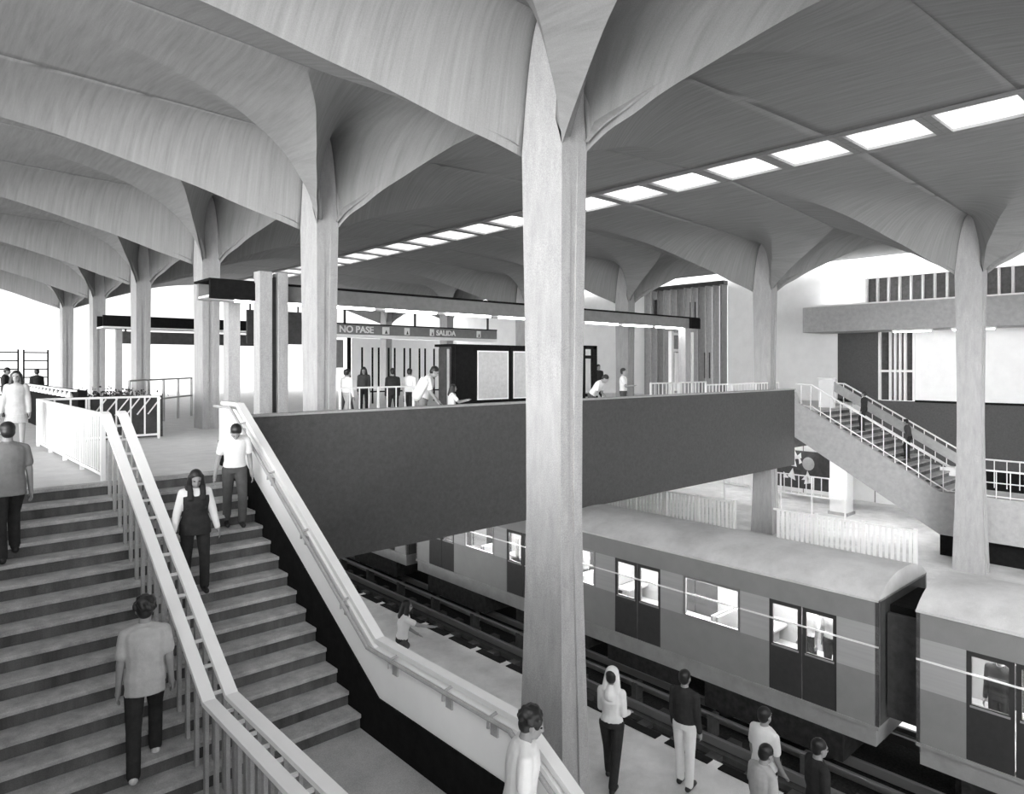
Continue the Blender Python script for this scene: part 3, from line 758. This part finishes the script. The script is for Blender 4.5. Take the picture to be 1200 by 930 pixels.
# ------------------------------------------------------------------ people
def remesh(mb, name, m, vox, smooth_it=4, parent=None, disp=0.0, **k):
    me = D.meshes.new('tmp'); bmesh.ops.recalc_face_normals(mb.bm, faces=mb.bm.faces); mb.bm.to_mesh(me); mb.bm.free()
    o = D.objects.new('tmp', me); COL.objects.link(o)
    md = o.modifiers.new('r', 'REMESH'); md.mode = 'VOXEL'; md.voxel_size = vox; md.use_smooth_shade = True
    if smooth_it:
        sm = o.modifiers.new('s', 'SMOOTH'); sm.factor = 0.5; sm.iterations = smooth_it
    bpy.context.view_layer.update()
    e = o.evaluated_get(bpy.context.evaluated_depsgraph_get())
    r = D.meshes.new_from_object(e); D.objects.remove(o); D.meshes.remove(me)
    r.name = name; r.materials.clear(); r.materials.append(m)
    if disp:
        for v in r.vertices: v.co += v.normal * random.uniform(-disp, disp)
    for p in r.polygons: p.use_smooth = True
    ob = D.objects.new(name, r); COL.objects.link(ob)
    if parent: ob.parent = parent
    return tag(ob, **k)
def rx(v, a): c, s = math.cos(a), math.sin(a); return Vector((v.x, v.y * c - v.z * s, v.y * s + v.z * c))
def ry(v, a): c, s = math.cos(a), math.sin(a); return Vector((v.x * c + v.z * s, v.y, -v.x * s + v.z * c))
def rz_(v, a): c, s = math.cos(a), math.sin(a); return Vector((v.x * c - v.y * s, v.x * s + v.y * c, v.z))
def person(label, loc, face, h=1.7, top='c_white', bottom='c_dark', hair='short', sleeve='short', skirt=None, vox=0.012, shoe='shoe', group=None, sex='m', scarf=False, vest=None, shawl=False, tuck=True, bag=False, **P):
    g = lambda n, d=0.0: math.radians(P.get(n, d))
    fa = math.atan2(face[1], face[0]) - math.pi / 2
    root = empty('person', loc, fa, label=label, cat='person', group=group)
    lean = g('lean'); twist = g('twist')
    pel = Vector((0, 0, .92)); wsh = .172 if sex == 'm' else .155; whip = .088 if sex == 'm' else .095
    def up(p):    # torso transform about the pelvis
        q = rx(Vector(p) - pel, -lean); q = rz_(q, twist); return q + pel
    # legs
    legs = {}
    for s, n in ((-1, 'L'), (1, 'R')):
        f = g('hip' + n); kn = g('knee' + n); sp = g('spread', 2)
        hip = pel + Vector((s * whip, 0, -.02))
        knee = hip + ry(Vector((0, math.sin(f), -math.cos(f))) * .43, s * -sp * 0.6)
        ank = knee + Vector((0, math.sin(f - kn), -math.cos(f - kn))) * .41
        fp = g('foot' + n, 0)      # foot pitch, toe down positive
        toe = ank + Vector((0, math.cos(fp) * .165, -math.sin(fp) * .165 - .035))
        heel = ank + Vector((0, -.05 * math.cos(fp), -.04 + .05 * math.sin(fp)))
        legs[n] = (hip, knee, ank, toe, heel)
    zmin = min(min(l[3].z, l[4].z) for l in legs.values()) - .035
    off = Vector((0, 0, -zmin))
    arms = {}
    for s, n in ((-1, 'L'), (1, 'R')):
        a = g('sh' + n); b = g('ab' + n, 6); el = g('el' + n, 12)
        sh = Vector((s * wsh, 0, 1.362))
        d1 = ry(Vector((0, math.sin(a), -math.cos(a))), -s * b); d2 = ry(Vector((0, math.sin(a + el), -math.cos(a + el))), -s * (b + g('in' + n, -4)))
        e = sh + d1 * .285; w = e + d2 * .25
        fw = ry(Vector((0, math.sin(a + el + .12), -math.cos(a + el + .12))), -s * b)
        arms[n] = tuple(up(p) for p in (sh, e, w, w + fw * .09)) + ((up(w + fw) - up(w)).normalized(), s)
    # torso rings
    RW = [(.79, .152, .112), (.86, .150, .108), (.95, .158, .112), (1.05, .138, .098), (1.15, .142, .104), (1.25, .160, .114), (1.33, .165, .106), (1.39, .150, .086), (1.43, .075, .062)]
    if sex == 'f': RW = [(.79, .168, .118), (.86, .158, .112), (.95, .160, .114), (1.05, .122, .090), (1.15, .128, .098), (1.24, .146, .122), (1.33, .148, .100), (1.39, .132, .080), (1.43, .066, .056)]
    def rings(infl, z0=0, z1=9):
        R = []
        for z, w, d in RW:
            if z0 <= z <= z1: R.append([up((math.cos(t) * (w + infl), math.sin(t) * (d + infl), z)) for t in [2 * math.pi * i / 16 for i in range(16)]])
        return R
    hp, hy = g('headp'), g('heady')
    neck0 = up((0, -.005, 1.40)); 
    def hd(p):   # head-local point (origin head centre) to body space
        q = rx(Vector(p) + Vector((0, .02, .13)), -hp); q = rz_(q, hy); q = rx(q, -lean); q = rz_(q, twist); return q + up((0, 0, 1.45))
    hrot = Matrix.Rotation(twist, 3, 'Z') @ Matrix.Rotation(-lean, 3, 'X') @ Matrix.Rotation(hy, 3, 'Z') @ Matrix.Rotation(-hp, 3, 'X')
    mb = MB()
    mb.loft(rings(0, .84)); [mb.cone(up((0, -.01, 1.425)), .052, up((s_ * wsh * .92, 0, 1.368)), .05) for s_ in (-1, 1)]; mb.cone(neck0, .062, hd((0, -.02, -.08)), .055)
    # head: skull, jaw, nose, lips, brow, ears
    mb.ball(hd((0, -.012, .025)), (.076, .094, .088), 16, hrot); mb.ball(hd((0, .022, -.045)), (.058, .066, .068), 14, hrot); mb.ball(hd((0, .062, -.085)), (.028, .024, .022), 10, hrot)
    mb.cone(hd((0, .084, .012)), .011, hd((0, .100, -.025)), .015, 8); mb.ball(hd((0, .084, -.058)), (.024, .012, .011), 8, hrot); mb.ball(hd((0, .076, .028)), (.05, .014, .012), 8, hrot)
    for s in (-1, 1): mb.ball(hd((s * .076, -.005, -.01)), (.012, .022, .032), 8, hrot)
    for n, (sh, e, w, kn, fd, s) in arms.items():
        mb.cone(sh, .056, e, .041); mb.cone(e, .040, w, .028)
        across = fd.cross(Vector((0, 0, 1)) if abs(fd.z) < .9 else Vector((1, 0, 0))).normalized()
        if abs(fd.z) >= .9: across = (Vector((0, 1, 0)) - fd * fd.y).normalized()
        pn = fd.cross(across).normalized()
        mb.cone(w, .027, w + fd * .04, .030); 
        pal = w + fd * .055
        for q in (-.026, -.009, .009, .026): mb.cone(pal - fd * .02 + across * q * .8, .015, pal + fd * .035 + across * q, .0125, 8)
        curl = -s * 1
        inw = Vector((-s, 0, 0)); inw = (inw - fd * inw.dot(fd)); inw = inw.normalized() if inw.length > .1 else pn
        for q, L in ((-.028, .030), (-.0095, .036), (.0095, .040), (.028, .036)):
            a0 = pal + fd * .035 + across * q; a1 = a0 + fd * L * .9 + inw * L * .25; a2 = a1 + fd * L * .7 + inw * L * .6
            mb.cone(a0, .0105, a1, .0095, 8); mb.cone(a1, .0095, a2, .008, 8)
        t0 = pal - fd * .01 + across * .03; t1 = t0 + (across * .028 + fd * .028 + inw * .01); mb.cone(t0, .013, t1, .0105, 8); mb.cone(t1, .0105, t1 + fd * .026 + inw * .008, .009, 8)
    for n, (hip, knee, ank, toe, heel) in legs.items():
        mb.cone(hip, .085, knee, .056); mb.cone(knee, .054, ank, .037); mb.cone(heel, .034, toe, .028); mb.cone(ank, .036, heel, .033)
    for v in mb.bm.verts: v.co = (v.co + off) * (h / 1.72)
    body = remesh(mb, 'body', M['skin'], vox, 3, root)
    def fin(mb, name, m, vx=None, it=4, **k):
        for v in mb.bm.verts: v.co = (v.co + off) * (h / 1.72)
        return remesh(mb, name, M[m], vx or max(vox, .011), it, root, **k)
    # trousers
    if not skirt:
        mb = MB(); mb.loft(rings(.014, .84, 1.06))
        for n, (hip, knee, ank, toe, heel) in legs.items():
            mb.cone(hip, .102, knee, .072); mb.cone(knee, .072, ank + Vector((0, -.008, .01)), .064)
        fin(mb, 'trousers', bottom)
    else:
        z1, wdt = skirt; mb = MB()
        R = []
        for i in range(7):
            t = i / 6; z = 1.05 + (z1 - 1.05) * t; ww = .135 + (wdt - .135) * t ** .7
            R.append([up((math.cos(a) * ww, math.sin(a) * ww * .78, max(z, .9))) + Vector((0, 0, min(0, z - .9))) for a in [2 * math.pi * i_ / 18 for i_ in range(18)]])
        mb.loft(R[::-1]); fin(mb, 'skirt', bottom)
    # upper garment
    mb = MB(); mb.loft(rings(.020 if tuck else .034, .7 if not tuck else .94, 1.44)); [mb.cone(up((0, -.012, 1.415)), .066, up((s_ * wsh * .95, 0, 1.366)), .062) for s_ in (-1, 1)]
    SL = {'short': .62, 'long': 2.0, 'none': .12}[sleeve]
    for n, (sh, e, w, kn, fd, s) in arms.items():
        if SL <= 1: mb.cone(sh, .064, sh.lerp(e, SL), .062 if tuck else .068)
        else: mb.cone(sh, .070, e, .056); mb.cone(e, .055, w.lerp(e, .06), .042)
    fin(mb, 'shirt', top)
    if vest:
        mb = MB(); mb.loft(rings(.046, .7, 1.35)); [mb.tube([up((s_ * .08, .135, 1.28)), up((s_ * .08, .125, 1.40)), up((s_ * .085, .03, 1.475)), up((s_ * .085, -.07, 1.46)), up((s_ * .085, -.14, 1.3))], .042) for s_ in (-1, 1)]; fin(mb, 'vest', vest)
    if shawl:
        mb = MB()
        for s in (-1, 1):
            mb.cone(up((s * .08, -.04, 1.40)), .08, up((s * .19, -.06, 1.28)), .10); mb.cone(up((s * .19, -.06, 1.28)), .10, up((s * .15, -.12, .95)), .10)
        mb.cone(up((-.13, -.11, 1.3)), .07, up((.13, -.11, 1.3)), .07); mb.cone(up((-.12, -.13, .98)), .09, up((.12, -.13, .98)), .09); mb.cone(up((0, -.12, 1.3)), .1, up((0, -.13, .95)), .13)
        fin(mb, 'shawl', 'c_white')
    for n, (hip, knee, ank, toe, heel) in legs.items():
        mb = MB(); mb.cone(heel + Vector((0, 0, .0)), .043, toe, .036); mb.cone(heel, .042, ank, .044); fin(mb, 'shoe', shoe, .011, 2)
    # hair
    mb = MB()
    mb.ball(hd((0, -.026, .045)), (.086, .098, .088), 16, hrot); mb.ball(hd((0, -.05, 0)), (.078, .07, .085), 14, hrot)
    if hair == 'curly':
        for i in range(70):
            th = random.uniform(0, 2 * math.pi); ph = random.uniform(-.2, 1.4); v = Vector((math.cos(th) * math.cos(ph) * .092, math.sin(th) * math.cos(ph) * .1 - .03, math.sin(ph) * .1 + .035))
            if v.y > .045 and v.z < .07: continue
            mb.ball(hd(v), random.uniform(.02, .032), 8)
    if hair in ('long', 'mid'):
        L = .36 if hair == 'long' else .12
        for s in (-1, 1):
            mb.cone(hd((s * .062, -.01, .03)), .046, up((s * .09, .01, 1.40)), .052); 
            if hair == 'long': mb.cone(up((s * .09, .02, 1.40)), .05, up((s * .10, .09, 1.40 - L * .65)), .034)
        mb.cone(hd((0, -.06, 0)), .075, up((0, -.085, 1.38)), .07)
        if hair == 'long': mb.cone(up((0, -.095, 1.38)), .075, up((0, -.12, 1.40 - L)), .055)
    fin(mb, 'hair', 'hair', .011, 2)
    if scarf:
        mb = MB(); mb.ball(hd((0, .0, .055)), (.104, .104, .104), 16, hrot); [mb.cone(hd((s_ * .075, .0, .03)), .04, up((s_ * .09, -.03, 1.40)), .06) for s_ in (-1, 1)]; mb.cone(up((0, -.05, 1.42)), .07, up((0, -.07, 1.34)), .10); fin(mb, 'headscarf', 'c_white')
    if vox < .0125:
        mb = MB()
        for s in (-1, 1): mb.ball(hd((s * .031, .073, .008)), (.013, .011, .009), 10, hrot)
        for v in mb.bm.verts: v.co = (v.co + off) * (h / 1.72)
        mb.build('eyes', M['hair'], root, 40)
    if bag:
        mb = MB(); mb.ball(up((.26, .02, .88)), (.06, .12, .10), 14); fin(mb, 'handbag', 'c_grey')
    return root

V0, V1 = .0095, .015
# stairs
person('person from behind in loose light grey shirt climbing the stairs in the foreground', (1.92, 7.62, -2.45), (.25, 1), 1.76, 'c_light', 'c_dark', 'curly', 'short', vox=V0, tuck=False, hipR=38, kneeR=46, hipL=-6, kneeL=14, footL=28, abL=8, abR=9, elL=14, elR=22, lean=7, shoe='shoe_light')
person('person at the left edge in a grey shirt seen from behind climbing the stairs', (1.1, 10.36, -.70), (-.1, 1), 1.70, 'c_mid', 'c_dark', 'short', 'short', vox=V0, tuck=False, hipR=32, kneeR=40, hipL=-4, kneeL=8, footL=10, abL=8, abR=9, elL=14, lean=6)
person('person with long black hair, dark vest and white sleeves descending beside the double handrail', (2.98, 9.46, -1.225), (-.15, -1), 1.60, 'c_white', 'c_dark', 'long', 'long', tuck=False, vox=V0, sex='f', vest='c_dark', hipL=14, kneeL=12, hipR=-6, kneeR=10, abL=16, abR=18, headp=24, shR=10, elR=18)
person('person in white shirt looking down, descending next to the white stair parapet', (3.82, 10.36, -.70), (-.25, -1), 1.62, 'c_white', 'c_grey', 'short', 'short', vox=V0, hipL=26, kneeL=30, hipR=-8, kneeR=10, footR=10, abL=10, abR=14, headp=48, lean=8)
person('person in white shirt with curly black hair in profile at bottom centre', (3.84, 4.16, -2.80), (.78, -.63), 1.72, 'c_white', 'c_dark', 'curly', 'short', vox=V0, tuck=False, hipL=20, kneeL=24, hipR=-8, kneeR=8, abR=18, abL=12, elR=30, headp=14, lean=5)
# concourse, left
person('person with dark shoulder hair in pale sweater and short skirt at the stair head', (1.86, 16.4, 0), (-.25, -1), 1.60, 'c_light', 'c_light', 'mid', 'long', skirt=(.62, .21), vox=V0, sex='f', tuck=False, abL=10, abR=12, hipL=6)
person('dark-clothed person at the far left edge before the ladder-like frames', (1.75, 27.0, 0), (.3, -1), 1.66, 'c_grey', 'c_dark', 'short', vox=V1)
person('dark-clothed person with bowed head between the ladder-like frames', (2.9, 28.2, 0), (1, -.3), 1.64, 'c_dark', 'c_dark', 'short', 'long', vox=V1, headp=20)
person('dark-clothed person standing right of the ladder-like frames beside the last column', (3.9, 29.2, 0), (-.2, 1), 1.58, 'c_dark', 'c_dark', 'short', 'long', vox=V1)
# behind the parapet
person('person in a white shawl bending over the dark parapet beside the kiosk', (8.95, 12.9, 0), (.72, -.6), 1.74, 'c_white', 'c_mid', 'short', 'short', vox=V0, sex='f', shawl=True, lean=20, shR=30, elR=25, shL=22, elL=40, headp=12)
person('child in a white shirt resting arms on the dark parapet in front of the kiosk', (9.62, 12.72, 0), (.85, -.5), 1.27, 'c_white', 'c_dark', 'mid', 'short', vox=V0, shL=45, elL=60, shR=45, elR=60, lean=4)
person('person in a white shirt leaning low over the parapet just right of the foreground column', (14.75, 12.95, 0), (.3, -.95), 1.60, 'c_white', 'c_grey', 'short', 'short', vox=V1, lean=38, shL=30, elL=50, shR=30, elR=50, headp=10)
person('person in white standing behind the parapet before the vertical louvres', (16.95, 13.6, 0), (.5, -.9), 1.62, 'c_white', 'c_grey', 'short', vox=V1, elR=70, shR=25)
person('dark figure far back before the vertical louvres', (23.2, 20.0, 0), (-.3, -1), 1.75, 'c_dark', 'c_dark', 'short', 'long', vox=V1)
person('dark-haired person in dark clothes behind the turnstile railing right of the second column', (11.9, 20.6, 0), (-.5, -.8), 1.66, 'c_grey', 'c_dark', 'mid', 'long', vox=V1, sex='f', headp=20)
person('person in dark clothes walking away, left of two near the sign', (11.45, 18.1, 0), (.3, .9), 1.66, 'c_dark', 'c_dark', 'short', 'long', vox=V1, hipL=18, hipR=-14, kneeR=14)
person('person in white shirt walking toward the kiosk, right of two near the sign', (12.0, 18.0, 0), (.8, .5), 1.66, 'c_white', 'c_dark', 'short', 'long', vox=V1, hipL=20, hipR=-16, kneeR=20)
person('person in white passing the turnstile railing right beside the second column', (10.2, 18.6, 0), (1, .2), 1.62, 'c_white', 'c_light', 'short', 'long', vox=V1, hipL=18, hipR=-14)
person('person in pale grey following behind the turnstile railing', (10.7, 19.6, 0), (1, .3), 1.60, 'c_light', 'c_grey', 'short', 'long', vox=V1, hipR=18, hipL=-14)
# far stairs
person('dark figure near the top of the far staircase', (26.6, 10.15, -.70), (0, 1), 1.45, 'c_dark', 'c_dark', 'short', 'long', vox=V1, hipR=30, kneeR=36)
person('dark figure lower down on the far staircase', (26.6, 8.65, -1.575), (0, 1), 1.40, 'c_grey', 'c_dark', 'short', 'long', vox=V1, hipR=30, kneeR=36, lean=10)
# near platform
person('person in white headscarf, white top and dark trousers beside the foreground column foot', (7.98, 6.62, -4.5), (.9, .35), 1.72, 'c_white', 'c_dark', 'short', 'long', vox=V0, sex='f', scarf=True, hipL=16, kneeL=6, hipR=-14, kneeR=8, footR=10, elL=80, elR=70, shL=10)
person('person in a dark top and white trousers waiting by the platform edge', (8.72, 5.85, -4.5), (1, .1), 1.72, 'c_dark', 'c_white', 'short', 'long', vox=V0, hipL=4, hipR=-3)
person('person in white shirt from behind at the platform edge, farther of two', (8.62, 4.55, -4.5), (.9, -.2), 1.68, 'c_white', 'c_dark', 'short', 'short', vox=V0, tuck=False, elR=30)
person('person in a grey shirt with bowed head, the nearer of two at bottom right', (7.82, 4.15, -4.5), (.8, -.3), 1.64, 'c_light', 'c_dark', 'short', 'short', vox=V0, tuck=False, headp=20)
person('person in dark clothes at the platform edge, rightmost at the bottom of the picture', (8.4, 3.75, -4.5), (.8, -.6), 1.66, 'c_dark', 'c_dark', 'short', 'long', vox=V0, headp=8)
person('person in white blouse pointing across the track behind the stair parapet', (7.42, 11.4, -4.5), (.9, -.45), 1.64, 'c_white', 'c_dark', 'mid', 'short', vox=V0, sex='f', shR=70, elR=15, shL=20, elL=40, lean=8, bag=True)
# in the train
person('dark-suited passenger standing inside the door of the nearest train car', (13.15, 2.95, -4.45), (-1, .2), 1.62, 'c_dark', 'c_dark', 'short', 'long', vox=V1)
for i, (x, y, f, tp, hh) in enumerate(((13.3, 6.1, (-1, .2), 'c_white', 1.62), (13.45, 5.7, (1, .4), 'c_light', 1.66), (13.2, 7.3, (-.4, 1), 'c_white', 1.60), (13.5, 9.5, (-1, -.3), 'c_light', 1.64), (13.3, 12.0, (.2, 1), 'c_mid', 1.62), (13.3, 15.2, (-1, .5), 'c_white', 1.6))):
    person(['white-shirted passenger behind the glass of the door nearest the train gap', 'grey-shirted passenger beside the pole at the door nearest the train gap', 'white-shirted passenger at the window between two doors of the middle car', 'pale-shirted passenger behind the second door of the middle car', 'grey-clad passenger at the window hidden partly by the foreground column', 'white-shirted passenger at the far window under the bridge'][i], (x, y, -4.45), f, hh, tp, 'c_dark', 'short', 'short', vox=.02)


# ------------------------------------------------------------------ world and view
w = D.worlds.new('sky'); SC.world = w; w.use_nodes = True
nt = w.node_tree; bg = nt.nodes['Background']; bg.inputs['Color'].default_value = (1, 1, 1, 1)
# hazy white sky, much brighter towards the low veiled sun behind and to the left of the hall
tc = nt.nodes.new('ShaderNodeTexCoord'); dp = nt.nodes.new('ShaderNodeVectorMath'); dp.operation = 'DOT_PRODUCT'
sd = Vector((-0.88, -0.46, 0.11)).normalized(); dp.inputs[1].default_value = sd
nrm = nt.nodes.new('ShaderNodeVectorMath'); nrm.operation = 'NORMALIZE'
nt.links.new(tc.outputs['Generated'], nrm.inputs[0]); nt.links.new(nrm.outputs[0], dp.inputs[0])
mx = nt.nodes.new('ShaderNodeMath'); mx.operation = 'MAXIMUM'; mx.inputs[1].default_value = 0; nt.links.new(dp.outputs['Value'], mx.inputs[0])
pw = nt.nodes.new('ShaderNodeMath'); pw.operation = 'POWER'; pw.inputs[1].default_value = 7; nt.links.new(mx.outputs[0], pw.inputs[0])
ma = nt.nodes.new('ShaderNodeMath'); ma.operation = 'MULTIPLY_ADD'; ma.inputs[1].default_value = 11.0; ma.inputs[2].default_value = 0.55; nt.links.new(pw.outputs[0], ma.inputs[0])
nt.links.new(ma.outputs[0], bg.inputs['Strength'])
SC.view_settings.view_transform = 'Standard'; SC.view_settings.look = 'None'
SC.view_settings.gamma = 1; SC.view_settings.use_curve_mapping = False
SC.view_settings.exposure = 1.48
SC.cycles.use_denoising = True
SC.cycles.max_bounces = 10; SC.cycles.diffuse_bounces = 6; SC.cycles.transparent_max_bounces = 12
